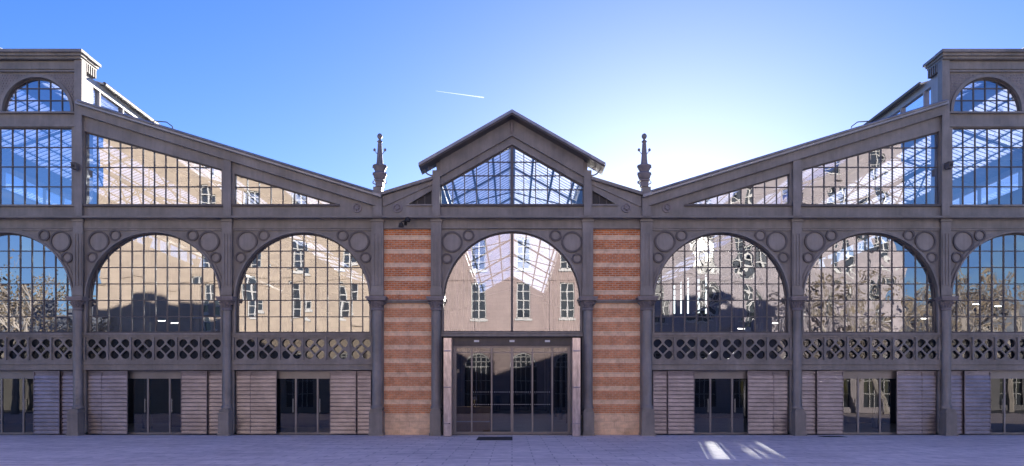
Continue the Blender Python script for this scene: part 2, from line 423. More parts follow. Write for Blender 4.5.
def column(x, r, top, y=-.15, upper_w=.30):
    c = MB()
    c.lathe(x, y, [(r*1.22, 1.06), (r*1.22, 1.12), (r*1.08, 1.17), (r, 1.22), (r*.93, 4.95)], 24)
    pw = r+.02
    c.box(x-pw, x+pw, -.17, .19, 5.52, 8.5)
    for k in (-1, 0, 1): c.box(x+k*pw*.62-.028, x+k*pw*.62+.028, -.20, -.17, 5.95, 8.02)
    c.box(x-pw-.02, x+pw+.02, -.205, -.17, 5.56, 5.86)
    c.box(x-pw, x+pw, 0, .19, 1.0, 5.52)
    o = c.build('column', M['iron'], hall, smooth=True)
    p = MB(); w_ = .24 if r < .2 else .29
    p.box(x-w_, x+w_, -.60, .19, .0, .10); p.box(x-w_+.03, x+w_-.03, -.57, .19, .10, .92)
    p.prism([(x-w_+.03,.92),(x+w_-.03,.92),(x+w_-.09,1.06),(x-w_+.09,1.06)], -.50, .15)
    p.build('pedestal', M['iron'], o)
    k = MB(); k.lathe(x, y, [(r*.95, 4.95), (r*1.15, 4.98), (r*1.15, 5.03), (r*.98, 5.06), (r*1.05, 5.15), (r*1.55, 5.30), (r*1.5, 5.33)], 20)
    for a in range(12):     # leaves round the bell
        t = 2*math.pi*a/12; ca, sa = math.cos(t), math.sin(t)
        k.tube([(x+ca*r*1.0, y+sa*r*1.0, 5.08), (x+ca*r*1.25, y+sa*r*1.25, 5.2), (x+ca*r*1.7, y+sa*r*1.7, 5.29), (x+ca*r*1.62, y+sa*r*1.62, 5.24)], .035, 5, .02)
    q = r*1.75; k.box(x-q, x+q, y-q, .12, 5.34, 5.42); k.box(x-q-.03, x+q+.03, y-q-.03, .15, 5.42, 5.49)
    k.build('capital', M['ornament'], o, smooth=True)
    u = MB(); hw = upper_w/2
    u.box(x-pw-.03, x+pw+.03, -.22, .19, 8.50, 8.58); u.box(x-hw-.04, x+hw+.04, -.20, .19, 8.58, 8.76)
    u.box(x-hw, x+hw, -.15, .19, 8.76, top)
    u.build('upper_pilaster', M['iron'], o)
    return o

# --- bays
bays = []
for s in (-1, 1):
    for i, (a, b) in enumerate(((X1, X2), (X2, X3), (X3, X4), (X4, X5))):
        xl, xr = sorted((s*a, s*b)); bays.append(((xl+xr)/2, xl, xr, i))
for i, (cx, xl, xr, k) in enumerate(bays):
    arched_window(cx, i+10); spandrel(cx, xl, xr); lattice_bay(xl, xr); bay_bottom(cx, xl, xr); infill(cx, xl, xr)

# --- columns
for s in (-1, 1):
    column(s*X0, .19, 10.55); column(s*X1, .215, 9.9, upper_w=.34); column(s*X2, .175, 11.2)
    column(s*X3, .175, 14.95); column(s*X4, .175, 12.9); column(s*X5, .175, 14.95)

# --- entablature, continuous
e = MB()
e.box(-X5, X5, -.05, .19, 8.243, 8.62); e.box(-X5, X5, -.10, -.05, 8.243, 8.30)
e.box(-X5, X5, -.38, .19, 8.62, 8.66); e.box(-X5, X5, -.20, .19, 8.66, 8.72); e.box(-X5, X5, -.12, .19, 8.72, 8.76)
e.build('entablature', M['iron'], hall)

# --- central arch
ARC = 2.74
sp_o = plate('arch_spandrel', [(-X0, 4.12), (-ARC, 4.12)]+circle(0, ZS, ARC, 56, 180, 0)+[(ARC, 4.12), (X0, 4.12), (X0, ZTOP), (-X0, ZTOP)], [], 0, .19, M['iron'], hall)
b = MB(); b.ring(0, ZS, ARC, ARC+.05, -.08, 0, 0, 180, 56); b.ring(0, ZS, ARC+.05, ARC+.10, -.04, 0, 0, 180, 56); b.build('arch_moulding', M['iron'], sp_o)
for s in (-1, 1):
    for dx, z, rr in ((.62, 7.72, .40), (1.28, 7.98, .21), (.42, 7.06, .19)):
        c = MB(); c.ring(s*(X0-dx), z, rr-.045, rr+.02, -.07, 0, n=32); c.build('circle_moulding', M['iron_d'], sp_o)  # ring's shadow line carried by the darker colour
        c = MB(); c.ring(s*(X0-dx), z, .001, rr-.045, -.012, 0, n=32); c.build('disc', M['disc'], sp_o)
b = MB(); b.box(-.045, .045, .08, .19, 4.12, ZS+ARC); b.ring(0, ZS, ARC-.05, ARC+.03, .09, .18, 0, 180, 56)
b.box(-ARC, ARC, .08, .19, 4.1, 4.17)
for x in (-1.5, 1.5): b.box(x-.008, x+.008, .12, .16, 4.12, ZS+math.sqrt(ARC**2-x*x))
cw = b.build('arched_window', M['bars'], hall)
panes([-ARC-.02, -1.5, 0, 1.5, ARC+.02], [4.12, ZS+ARC], lambda *a: True, .14, M['glass_c'], cw, .0006, 3)
b = MB(); b.box(-X0+.19, X0-.19, -.12, .4, 3.94, 4.12); b.box(-X0+.19, X0-.19, -.16, -.12, 4.06, 4.10)
b.build('door_transom', M['iron'], hall)
# door set
b = MB(); b.box(-2.62, 2.62, .12, .7, 3.58, 3.94); b.box(-2.62, -2.36, .12, .5, 0, 3.58); b.box(2.36, 2.62, .12, .5, 0, 3.58)
b.build('door_surround', M['iron_d'], hall)
b = MB()
for x, w_ in ((-2.30,.06),(-1.62,.032),(-.82,.032),(-.0,.055),(.82,.032),(1.62,.032),(2.30,.06)): b.box(x-w_, x+w_, .20, .28, .0, 3.58)
b.box(-2.36, 2.36, .205, .275, 0, .12); b.box(-2.36, 2.36, .205, .275, 3.50, 3.58); b.box(-2.36, 2.36, .21, .27, 3.30, 3.34)
ed = b.build('entrance_door', M['door_frame'], hall)
gb = MB(); gb.add([(-2.36,.24,0),(2.36,.24,0),(2.36,.24,3.55),(-2.36,.24,3.55)], [(0,1,2,3)]); gb.build('glass', M['glass_door'], ed)
dt = MB()
for z in (1.72, 1.22):
    x = -1.55
    while x < 1.6: dt.box(x-.012, x+.012, .235, .237, z-.012, z+.012); x += .085
dt.build('safety_dots', mat('white_vinyl', (.75,.75,.78), .5), ed)
for x in (-1.42, 0, 1.42):
    q = MB(); q.box(x-.10, x+.10, .02, .12, 3.72, 3.80); q.build('door_sensor', mat('sensor_plastic', (.75,.75,.75), .4), hall)
for s in (-1, 1):
    b = MB()
    for k in range(3):
        x = s*(2.60-.11*k); b.box(x-.035, x+.035, -1.15, .10, .05, 3.80)
        b.tube([(x, -1.15, .05), (x, -1.15, 3.8)], .04, 8)
    b.box(s*2.63, s*2.33, -1.21, -1.15, .02, 3.80)
    o = b.build('folded_door', M['copper'], hall)
    for z in (.5, 1.9, 3.3):
        h = MB(); h.tube([(s*2.34, -1.225, z), (s*2.62, -1.225, z)], .02, 8); h.build('hinge', M['steel'], o)
# brick panels
for s in (-1, 1):
    xa, xb = sorted((s*(X0+.15), s*(X1-.18)))
    b = MB(); b.box(xa, xb, .03, .30, 0, 8.24); b.build('brick_panel', M['brick'], hall)
    b = MB(); b.box(xa, xb, -.10, .03, 5.34, 5.41); b.box(xa, xb, -.05, .03, 5.28, 5.34)
    b.build('iron_band', M['iron'], hall)

# --- upper gable walls (aisles)
for s in (-1, 1):
    P = lambda pts: [(s*x, z) for x, z in pts]
    h1 = P([(17.10, 9.22), (17.10, 12.16), (11.62, 10.64), (11.62, 9.22)])
    h2 = P([(11.10, 9.24), (11.10, 10.46), (7.05, 9.26), (7.05, 9.24)])
    gw = plate('gable_wall', P([(X1, 8.76), (X3, 8.76), (X3, zroof(X3)-.05), (X1, zroof(X1)-.05)]), [h1, h2], 0, .19, M['iron'], hall)
    m_ = MB()
    m_.prism(P([(X1+.1, zroof(X1)-.42), (X3-.14, zroof(X3)-.46), (X3-.14, zroof(X3)-.06), (X1+.1, zroof(X1)-.06)]), -.16, 0)
    m_.prism(P([(X1+.1, zroof(X1)-.42), (X3-.14, zroof(X3)-.46), (X3-.14, zroof(X3)-.50), (X1+.1, zroof(X1)-.46)]), -.20, 0)
    m_.build('fascia', M['iron'], gw)
    t = MB(); t.box(s*11.5, s*17.12, -.10, 0, 9.13, 9.20); t.box(s*6.9, s*11.18, -.10, 0, 9.15, 9.22); t.build('sill', M['iron_d'], gw)
    t = MB(); t.lathe(0, 0, [(.02, 0), (.10, .02), (.12, .05), (.17, .03), (.18, 0)], 20, cap=False)
    for (mx) in (6.2, 4.58):
        q = MB(); q.ring(s*mx, 9.08, .13, .19, -.05, 0, n=24); q.ring(s*mx, 9.08, .001, .08, -.07, 0, n=16)
        for a in range(6): q.ring(s*mx+.10*math.cos(a*1.047), 9.08+.10*math.sin(a*1.047), .001, .03, -.05, 0, n=8)
        q.build('medallion', M['ornament'], hall)
    # windows
    b = MB(); zt = lambda ax: 10.64+(ax-11.62)*.2774
    xs = [11.62+.4567*i for i in range(13)]; zs = [9.96, 10.74, 11.52]
    for x in xs: b.box(s*x-.018, s*x+.018, .10, .17, 9.2, zt(x)+.02)
    for z in zs:
        xi = max(11.6, 11.62+(z-10.64)/.2774); b.box(s*xi, s*17.1, .105, .165, z-.018, z+.018)
    b.bar((s*11.62, 10.62), (s*17.1, 12.14), .06, .09, .18); b.box(s*11.62, s*17.1, .09, .18, 9.2, 9.26)
    o = b.build('sloped_window', M['bars'], hall)
    panes([s*x for x in (xs if s > 0 else xs[::-1])] if s > 0 else [s*x for x in xs[::-1]], [9.2]+zs+[12.2], lambda a, b_, c, d: c < zt(max(abs(a), abs(b_))), .14, M['glass_l'] if s < 0 else M['glass_r'], o, .004, 40+s)
    b = MB(); zt2 = lambda ax: 10.46-(11.10-ax)*.2963
    xs = [11.10-.475*i for i in range(9)]
    for x in xs: b.box(s*x-.018, s*x+.018, .10, .17, 9.2, max(9.25, zt2(x)+.02))
    b.box(s*(11.1-(10.46-9.94)/.2963), s*11.1, .105, .165, 9.92, 9.955); b.bar((s*11.1, 10.44), (s*7.1, 9.26), .05, .09, .18)
    o = b.build('triangular_window', M['bars'], hall)
    xs2 = sorted([s*x for x in xs+[7.05]])
    panes(xs2, [9.2, 9.94, 10.5], lambda a, b_, c, d: c < zt2(max(abs(a), abs(b_))), .14, M['glass_l'] if s < 0 else M['glass_r'], o, .004, 50+s)
    # flank between the brick panel and the gable
    fl = plate('gable_flank', P([(X0, 8.76), (X1, 8.76), (X1, 9.50), (X0, 10.30)]), [P([(3.22, 9.24), (3.22, 9.78), (4.12, 9.26), (4.12, 9.24)])], 0, .19, M['iron'], hall)
    b = MB(); b.prism(P([(X0+.14, 10.18), (X0+.14, 10.30), (X1-.1, 9.66), (X1-.1, 9.54)]), -.22, .25)
    b.prism(P([(X0+.14, 10.02), (X0+.14, 10.18), (X1-.2, 9.54), (X1-.2, 9.14), (X1-.26, 9.14)]), -.06, 0)
    b.box(s*3.17, s*4.22, -.08, 0, 9.16, 9.22)
    b.build('coping', M['iron'], fl)
    b = MB()
    for x in (3.5, 3.8): b.box(s*x-.015, s*x+.015, .1, .17, 9.22, 9.78-(x-3.22)*.58)
    o = b.build('triangular_window', M['bars'], hall)
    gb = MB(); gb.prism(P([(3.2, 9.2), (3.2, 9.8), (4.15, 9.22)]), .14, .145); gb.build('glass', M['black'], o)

# --- central gable
zg = lambda ax, top: top-.571*ax
gt = 11.62; hole = [(-2.86, 9.24), (2.86, 9.24), (2.86, zg(2.86, gt)), (0, gt), (-2.86, zg(2.86, gt))]
gw = plate('central_gable', [(-X0, 8.76), (X0, 8.76), (X0, zg(X0, 12.62)), (0, 12.62), (-X0, zg(X0, 12.62))], [hole], 0, .19, M['iron'], hall)
b = MB()
for s in (-1, 1):
    b.prism([(0, 12.0), (0, 12.62), (s*(X0-.15), zg(X0-.15, 12.62)), (s*(X0-.15), zg(X0-.15, 12.0))], -.10, 0)
    b.prism([(0, 11.94), (0, 12.0), (s*(X0-.15), zg(X0-.15, 12.0)), (s*(X0-.15), zg(X0-.15, 11.94))], -.14, 0)
    b.prism([(0, gt), (0, gt+.07), (s*(X0-.15), zg(X0-.15, gt+.07)), (s*(X0-.15), zg(X0-.15, gt))], -.04, 0)
b.build('fascia', M['iron'], gw)
b = MB(); b.box(-X0+.15, X0-.15, -.11, 0, 9.15, 9.22); b.build('sill', M['iron_d'], gw)
b = MB(); b.box(-.06, .06, .06, .19, 9.2, gt)
for i in range(1, 7):
    for s in (-1, 1):
        x = .475*i; b.box(s*x-.018, s*x+.018, .10, .17, 9.2, zg(x, gt))
for z in (9.84, 10.40, 10.95):
    xi = (gt-z)/.571; xi = min(xi, 2.86); b.box(-xi, xi, .105, .165, z-.018, z+.018)
for s in (-1, 1): b.bar((0, gt-.02), (s*2.86, zg(2.86, gt-.02)), .06, .09, .18)
o = b.build('gable_window', M['bars'], hall)
panes([.475*i for i in range(-6, 7)], [9.2, 9.84, 10.40, 10.95, 11.6], lambda a, b_, c, d: c < zg(min(abs(a), abs(b_)), gt), .14, M['glass_g'], o, .004, 77)

# --- roofs
def slab(name, pts, y0, y1, th, m, parent, extra=None):
    b = MB(); (xa, za), (xb, zb) = pts
    b.prism([(xa, za), (xb, zb), (xb, zb-th), (xa, za-th)], y0, y1); return b.build(name, m, parent)
for s in (-1, 1):
    # central gable roof: opaque eaves and glazed slopes
    r = slab('roof', ((0, 12.78), (s*3.66, 12.78-.571*3.66)), -.72, .6, .12, M['zinc'], hall)
    b = MB(); b.prism([(0, 12.66), (0, 12.60), (s*3.62, 12.60-.571*3.62), (s*3.62, 12.66-.571*3.62)], -.66, 0); b.build('soffit', M['iron_d'], r)
    slab('ridge_roof', ((0, 12.76), (s*.15, 12.76-.086)), .6, HALL_L, .08, M['zinc'], hall)
    slab('roof_glazing', ((s*.15, 12.67), (s*2.95, 12.76-.571*2.95)), .6, HALL_L, .03, M['roof_glass'], hall)
    slab('roof', ((s*2.95, 12.76-.571*2.95), (s*3.1, 12.78-.571*3.1)), .6, HALL_L, .10, M['zinc'], hall)
    slab('roof', ((s*2.9, 10.36), (s*5.5, 9.55)), .19, HALL_L, .1, M['zinc'], hall)
    # aisle roof
    r = slab('roof', ((s*5.2, zroof(5.2)), (s*17.3, zroof(17.3))), -.34, 1.0, .11, M['zinc'], hall)
    b = MB(); b.tube([(s*5.5, -.38, zroof(5.5)+.02), (s*17.2, -.38, zroof(17.2)+.02)], .045, 8); b.build('verge_trim', M['zinc'], r)
    for (a, c, mm) in ((5.2, 8.3, 'zinc'), (8.3, 10.6, 'roof_glass'), (10.6, 13.2, 'zinc'), (13.2, 15.9, 'roof_glass'), (15.9, 17.3, 'zinc')):
        slab('roof' if mm == 'zinc' else 'roof_glazing', ((s*a, zroof(a)-.004), (s*c, zroof(c)-.004)), 1.0, HALL_L, .08, M[mm], hall)
    # high nave
    tw = [(s*x, z) for x, z in ((X3, 8.76), (X5, 8.76), (X5, 15.0), (X3, 15.0))]
    lun = [19.0, X4, 2*X4-19.0]
    holes = [[(s*17.62, 9.22), (s*22.98, 9.22), (s*22.98, 12.30), (s*17.62, 12.30)], [(s*23.32, 9.22), (s*28.68, 9.22), (s*28.68, 12.30), (s*23.32, 12.30)]]
    holes += [circle(s*c, 12.93, 1.37, 36, 0, 180) for c in lun]
    tp = plate('clerestory_wall', tw, holes, 0, .19, M['iron'], hall)
    b = MB()
    b.box(s*(X3-.30), s*(X5+.3), -.45, .1, 15.15, 15.26); b.box(s*(X3-.22), s*(X5+.2), -.34, .1, 15.05, 15.15); b.box(s*(X3-.16), s*(X5+.1), -.24, .1, 14.96, 15.05)
    b.box(s*(X3+.15), s*(X5-.15), -.10, 0, 14.50, 14.56); b.box(s*(X3+.15), s*(X5-.15), -.14, 0, 12.84, 12.90); b.box(s*(X3+.15), s*(X5-.15), -.07, 0, 12.32, 12.40)
    b.box(s*(X3+.15), s*(X5-.15), -.10, 0, 9.13, 9.20)
    b.box(s*(X3+.15), s*(X5-.15), -.05, 0, 14.62, 14.92)
    b.build('cornice', M['iron'], tp)
    for c in lun:
        b = MB(); b.ring(s*c, 12.93, 1.37, 1.49, -.07, 0, 0, 180, 40); b.build('arch_moulding', M['iron'], tp)
        b = MB(); cx = s*c; p = .47
        for i in (-2, -1, 0, 1, 2): b.box(cx+i*p-.018, cx+i*p+.018, .10, .17, 12.9, 12.93+math.sqrt(1.37**2-(i*p)**2))
        for z in (13.42, 13.90): h = math.sqrt(1.37**2-(z-12.93)**2); b.box(cx-h, cx+h, .105, .165, z-.018, z+.018)
        b.ring(cx, 12.93, 1.31, 1.39, .09, .18, 0, 180, 40); b.box(cx-1.37, cx+1.37, .09, .18, 12.9, 12.97)
        o = b.build('lunette_window', M['bars'], hall)
        panes([cx-1.38]+[cx+i*p for i in (-2, -1, 0, 1, 2)]+[cx+1.38], [12.9, 13.42, 13.90, 14.3], lambda *a: True, .14, M['glass_l'] if s < 0 else M['glass_r'], o, .003, int(c*7))
    # perforated ornament plate above the lunettes: low relief studs
    b = MB(); rnd = random.Random(5)
    for i in range(int((X5-X3-.4)/.11)):
        for j in range(14):
            x = X3+.22+i*.11+(.055 if j % 2 else 0); z = 12.98+j*.108
            if min(math.hypot(x-c, z-12.93) for c in lun) < 1.53: continue
            if x > X5-.2: continue
            b.box(s*x-.03, s*x+.03, -.018, 0, z-.03, z+.03)
    o = b.build('relief_ornament', M['ornament'], tp)
    for (a, c) in ((17.62, 22.98), (23.32, 28.68)):
        b = MB(); n = 11; pp = (c-a)/n
        for i in range(n+1): b.box(s*(a+i*pp)-.018, s*(a+i*pp)+.018, .10, .17, 9.2, 12.32)
        for z in (9.96, 10.76, 11.54, 12.29, 9.22): b.box(s*a, s*c, .105, .165, z-.018, z+.018)
        o = b.build('band_window', M['bars'], hall)
        panes(sorted([s*(a+i*pp) for i in range(n+1)]), [9.2, 9.96, 10.76, 11.54, 12.3], lambda *q: True, .14, M['glass_l'] if s < 0 else M['glass_r'], o, .003, int(a))
    # return of the front and long clerestory side wall
    for xx, d in ((X3, 1), (X5, -1)):
        b = MB(); x0 = s*xx; x1 = s*(xx+d*.18)
        b.box(x0, x1, .19, 1.0, 9.0, 14.96); rwall = b.build('return_wall', M['pale_metal'], hall)
        b = MB(); xo = s*(xx-d*.28); xo2 = s*(xx-d*.16)
        b.box(xo, s*(xx+d*.2), .1, 1.12, 15.15, 15.26); b.box(s*(xx-d*.2), s*(xx+d*.2), .1, 1.06, 15.05, 15.15); b.box(xo2, s*(xx+d*.2), .1, 1.0, 14.96, 15.05)
        for k in range(5): b.box(xo2, x0, .2+k*.17, .27+k*.17, 14.62, 14.96)
        b.build('cornice', M['iron'], rwall)
        b = MB(); b.box(x0, x1, 1.0, HALL_L, 14.32, 14.62); b.box(x0, x1, 1.0, HALL_L, 12.9, 13.3)
        for k in range(0, 22): b.box(s*(xx-d*.02), x1, 1.5+k*2, 1.58+k*2, 13.3, 14.32)
        cw_ = b.build('clerestory_side', M['pale_metal'], hall)
        gb = MB(); xg = s*(xx+d*.09); gb.add([(xg,1.0,13.3),(xg,HALL_L,13.3),(xg,HALL_L,14.32),(xg,1.0,14.32)], [(0,1,2,3)]); gb.build('glass', M['glass_l'], cw_)
        b = MB(); b.tube([(s*(xx-d*.15), 1.6, 14.66), (s*(xx-d*.15), HALL_L, 14.66)], .09, 10); b.build('gutter', M['iron_d'], cw_)
    for (a, za), (c, zc), mm in (((17.1, 14.66), (18.6, 15.1), 'zinc'), ((18.6, 15.1), (22.4, 16.5), 'roof_glass'), ((22.4, 16.5), (23.9, 16.5), 'zinc'), ((23.9, 16.5), (27.7, 15.1), 'roof_glass'), ((27.7, 15.1), (29.2, 14.66), 'zinc')):
        slab('roof' if mm == 'zinc' else 'roof_glazing', ((s*a, za), (s*c, zc)), 1.5, HALL_L, .07, M[mm], hall)
    b = MB(); b.prism([(s*17.3, 14.66), (s*29, 14.66), (s*27.7, 15.08), (s*23.9, 16.46), (s*22.4, 16.46), (s*18.6, 15.08)], 1.42, 1.5); b.build('roof_end', M['zinc'], hall)
    # lattice girder and inner columns between aisle and high nave
    b = MB(); x = s*17.2
    for z in (9.2, 11.0): b.box(x-.1, x+.1, 1, HALL_L, z, z+.12)
    k = 1.0
    while k < HALL_L-2:
        for za, zb in ((9.3, 11.0), (11.0, 9.3)): b.tube([(x, k, za), (x, k+1.8, zb)], .04, 4)
        k += 1.8
    b.build('lattice_girder', M['iron_d'], hall)
    for xx in (X3, X1+.1):
        for k in range(1, 8):
            c = MB(); c.lathe(s*xx, k*5.9, [(.22, 0), (.22, .5), (.14, .7), (.12, 8.6), (.25, 9.0)], 12); c.build('inner_column', M['iron_d'], hall, smooth=True)
    # trusses across the aisle
    for k in range(1, 8):
        t = MB(); y = k*5.9
        t.tube([(s*5.4, y, 9.2), (s*17.2, y, 12.6)], .07, 5); t.tube([(s*5.4, y, 9.0), (s*17.2, y, 11.0)], .05, 5)
        for j in range(8):
            f0, f1 = j/8, (j+1)/8
            t.tube([(s*(5.4+11.8*f0), y, 9.0+2.0*f0), (s*(5.4+11.8*f1), y, 9.2+3.4*f1)], .035, 4)
            t.tube([(s*(5.4+11.8*f1), y, 9.0+2.0*f1), (s*(5.4+11.8*f1), y, 9.2+3.4*f1)], .03, 4)
        t.tube([(s*17.3, y, 14.5), (s*22.5, y, 16.3)], .07, 5); t.tube([(s*22.5, y, 16.3), (s*23.8, y, 16.3)], .07, 5); t.tube([(s*23.8, y, 16.3), (s*29, y, 14.5)], .07, 5)
        t.tube([(s*17.3, y, 14.4), (s*29, y, 14.4)], .035, 4)
        t.build('roof_truss', M['iron_d'], hall)
    # dark partition blocks either side of the nave
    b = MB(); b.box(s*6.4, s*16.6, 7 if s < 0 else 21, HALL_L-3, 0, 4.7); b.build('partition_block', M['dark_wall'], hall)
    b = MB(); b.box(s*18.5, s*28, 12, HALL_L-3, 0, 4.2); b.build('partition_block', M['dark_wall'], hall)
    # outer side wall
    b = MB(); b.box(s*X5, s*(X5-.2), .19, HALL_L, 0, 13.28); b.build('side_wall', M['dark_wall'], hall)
for k in range(1, 8):
    t = MB(); y = k*5.9
    for s in (-1, 1):
        t.tube([(0, y, 12.4), (s*3.2, y, 10.6)], .06, 5); t.tube([(0, y, 11.2), (s*3.2, y, 10.4)], .03, 4); t.tube([(s*3.05, y, 0), (s*3.05, y, 10.3)], .10, 8)
    t.tube([(0, y, 12.4), (0, y, 11.2)], .03, 4)
    t.build('roof_truss', M['iron_d'], hall)
# rear wall, with slits added to pass sun streaks to the forecourt
hs = []
rw = [(-X5, 0), (X5, 0), (X5, 14.7), (23.9, 16.48), (22.4, 16.48), (X3, 14.66), (X3, zroof(X3)), (5.4, zroof(5.4)), (3.3, 10.2), (3.3, 10.9), (0, 12.74), (-3.3, 10.9), (-3.3, 10.2), (-5.4, zroof(5.4)), (-X3, zroof(X3)), (-X3, 14.66), (-22.4, 16.48), (-23.9, 16.48), (-X5, 14.7)]
for a, b_, zt_ in ((15.3, 15.5, 11.9), (15.95, 16.13, 12.3), (16.6, 16.8, 12.7), (17.6, 17.82, 12.9), (18.3, 18.5, 12.9)): hs.append([(a, 9.2), (b_, 9.2), (b_, zt_), (a, zt_)])  # invented slits, shaped to let sunbeams through the hall
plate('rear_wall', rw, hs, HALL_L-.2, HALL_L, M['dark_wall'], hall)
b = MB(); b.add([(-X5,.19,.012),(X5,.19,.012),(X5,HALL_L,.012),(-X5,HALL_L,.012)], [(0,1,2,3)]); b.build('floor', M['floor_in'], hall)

# --- finials over the two valley columns
for s in (-1, 1):
    x, y = s*5.28, -.05
    b = MB(); b.box(x-.15, x+.15, -.2, .12, 9.9, 10.12); b.box(x-.20, x+.20, -.25, .17, 10.12, 10.17)
    b.lathe(x, y, [(.16, 10.17), (.23, 10.26), (.28, 10.42), (.26, 10.46), (.19, 10.50), (.20, 10.55), (.29, 10.72), (.28, 10.76), (.14, 10.82), (.12, 11.0), (.085, 11.55), (.085, 11.6), (.07, 11.66), (.11, 11.72), (.05, 11.78), (.045, 11.84)], 16)
    b.lathe(x, y, [(.01, 11.82), (.07, 11.84), (.105, 11.91), (.105, 11.95), (.07, 12.02), (.01, 12.05)], 16)
    f = b.build('finial', M['ornament'], hall, smooth=True)
    for sx in (-1, 1):
        q = MB(); q.tube([(x+sx*.07, y, 11.2), (x+sx*.13, y, 11.26), (x+sx*.2, y, 11.36)], .014, 5); q.lathe(x+sx*.21, y, [(.005, 11.32), (.05, 11.36), (.05, 11.42), (.005, 11.46)], 8)
        q.build('scroll', M['ornament'], f)
        for z in (10.0, 10.34, 10.62):
            q = MB(); q.tube([(x+sx*.17, y-.05, z), (x+sx*.27, y-.05, z+.06), (x+sx*.25, y-.05, z+.14)], .025, 5); q.build('crocket', M['ornament'], f)
# --- eave brackets of the central gable
for s in (-1, 1):
    b = MB(); pts = [(s*(3.17+.38*math.sin(R(a))), -.10, 10.35+.42*(1-math.cos(R(a)))) for a in range(0, 91, 15)]
    b.tube(pts, .03, 6); b.tube([(s*3.17, -.1, 10.65), (s*3.5, -.1, 10.72)], .022, 5); b.ring(s*3.27, 10.62, .03, .06, -.12, -.08, n=12)
    b.build('eave_bracket', M['ornament'], hall)
b = MB(); b.lathe(0, -.16, [(.02, 12.0), (.05, 12.1), (.06, 12.45)], 8); b.build('pendant_drop', M['ornament'], hall)

# roof railings
for s in (-1, 1):
    b = MB(); y = .9
    y = .3; pts = [(s*14.62, y, zroof(14.62)+.02), (s*14.45, y, 12.66), (s*13.95, y, 12.62), (s*13.72, y, 12.45), (s*13.62, y, 12.16)]
    b.tube(pts, .022, 6)
    t = b.build('roof_railing', M['bars']); tag(t, ('thin bent handrail on the left aisle roof edge' if s < 0 else 'thin bent handrail on the right aisle roof edge'), 'railing', 'handrails on the aisle roofs')

# lamps / cameras on the front
def wall_box(x, z, label):
    t = thing('security_camera', label, 'camera', (x, -.15, z))
    b = MB(); b.box(-.09, .09, -.36, -.08, -.13, .09); b.box(-.11, .11, -.39, -.06, .09, .115); b.build('housing', M['iron_d'], t)
    b = MB(); b.tube([(0, -.36, -.02), (0, -.40, -.02)], .055, 12); b.build('lens', M['black'], t)
    b = MB(); b.tube([(0, 0, 0), (0, -.1, 0)], .03, 8); b.box(-.06, .06, -.015, 0, -.07, .07); b.build('bracket', M['iron_d'], t)
wall_box(-X3, 10.65, 'small dark box camera on the tall left pilaster')
wall_box(X3, 10.68, 'small dark box camera on the tall right pilaster')
t = thing('floodlight', 'black twin head floodlight bracket above the left brick panel', 'floodlight', (-4.25, -.03, 8.45))
b = MB(); b.tube([(0, -.02, 0), (0, -.35, .05)], .025, 8); b.tube([(-.14, -.35, -.02), (.14, -.35, .08)], .022, 8); b.box(-.06, .06, -.03, 0, -.08, .08); b.build('bracket', M['black'], t)
for (dx, dz) in ((-.13, -.12), (.13, .10)):
    b = MB(); b.lathe(dx, -.38, [(.03, dz+.08), (.08, dz+.05), (.11, dz-.08), (.10, dz-.1)], 14); b.build('lamp_head', M['black'], t, smooth=True)

# things at the foot of the facade
t = tag((lambda b: b.build('doormat', M['rubber']))(MB().box(-1.27, .02, -3.6, -1.55, .004, .018)), 'dark flat doormat on the paving before the entrance', 'doormat')
b = MB(); b.box(11.85, 12.75, -1.6, -.95, .003, .012)
for k in range(10): b.box(11.9+k*.085, 11.93+k*.085, -1.55, -1.0, .012, .018)
tag(b.build('drain_cover', M['rubber']), 'dark iron drain cover set in paving right of the entrance', 'drain cover')

# reception counter seen through the doors
t = thing('reception_counter', 'low wooden counter inside the hall behind the left door leaves', 'counter', (-1.75, .95, 0.012))
b = MB(); b.box(-.75, .85, -.3, .4, .0, 1.05); b.build('body', M['wood'], t)
b = MB(); b.box(-.82, .92, -.38, .46, 1.05, 1.11); b.build('countertop', M['wood'], t)
b = MB(); b.box(-.75, .85, -.32, -.3, .48, .53); b.build('trim', M['steel'], t)

# pendant tube lamps lit inside
def emis(name, c, e_):
    m = D.materials.new(name); m.use_nodes = True; b_ = B(m); b_.inputs['Base Color'].default_value = (*c, 1)
    b_.inputs['Emission Color'].default_value = (*c, 1); b_.inputs['Emission Strength'].default_value = e_; return m
M['lamp'] = emis('lit_tube', (1, .93, .82), 3.5)
lampspots = [(23.2, 8, 6.1, 'left of the pair of lit tube lamps in the far right arch'), (24.3, 8, 6.0, 'right of the pair of lit tube lamps in the far right arch'),
             (19.6, 6, 5.2, 'single lit tube lamp low in the arch next to the far right one'), (12.2, 5, 4.9, 'higher lit tube lamp in the first arch right of the entrance'),
             (10.6, 5, 4.64, 'lower lit tube lamp in the first arch right of the entrance'), (-15.6, 5, 4.9, 'right of the pair of lit tube lamps in the second arch left of the entrance'), (-16.2, 5, 5.0, 'left of the pair of lit tube lamps in the second arch left of the entrance')]
for x, y, z, w_ in lampspots:
    t = thing('pendant_lamp', w_, 'lamp', (x, y, z), 'tube lamps hanging inside the hall')
    b = MB(); b.box(-.18, .18, -.03, .03, .03, .09); b.tube([(-.2, 0, .09), (-.2, 0, 3.6)], .006, 4); b.tube([(.2, 0, .09), (.2, 0, 3.6)], .006, 4); b.build('housing', M['iron_d'], t)
    b = MB(); b.box(-.16, .16, -.02, .02, 0, .03); b.build('tube', M['lamp'], t)
t = thing('desk_lamp', 'small warm lit lamp on the wooden counter inside the entrance', 'lamp', (-1.55, 1.0, 1.122))
b = MB(); b.lathe(0, 0, [(.08, 0), (.08, .02), (.012, .03), (.012, .30)], 12); b.build('stand', M['iron_d'], t)
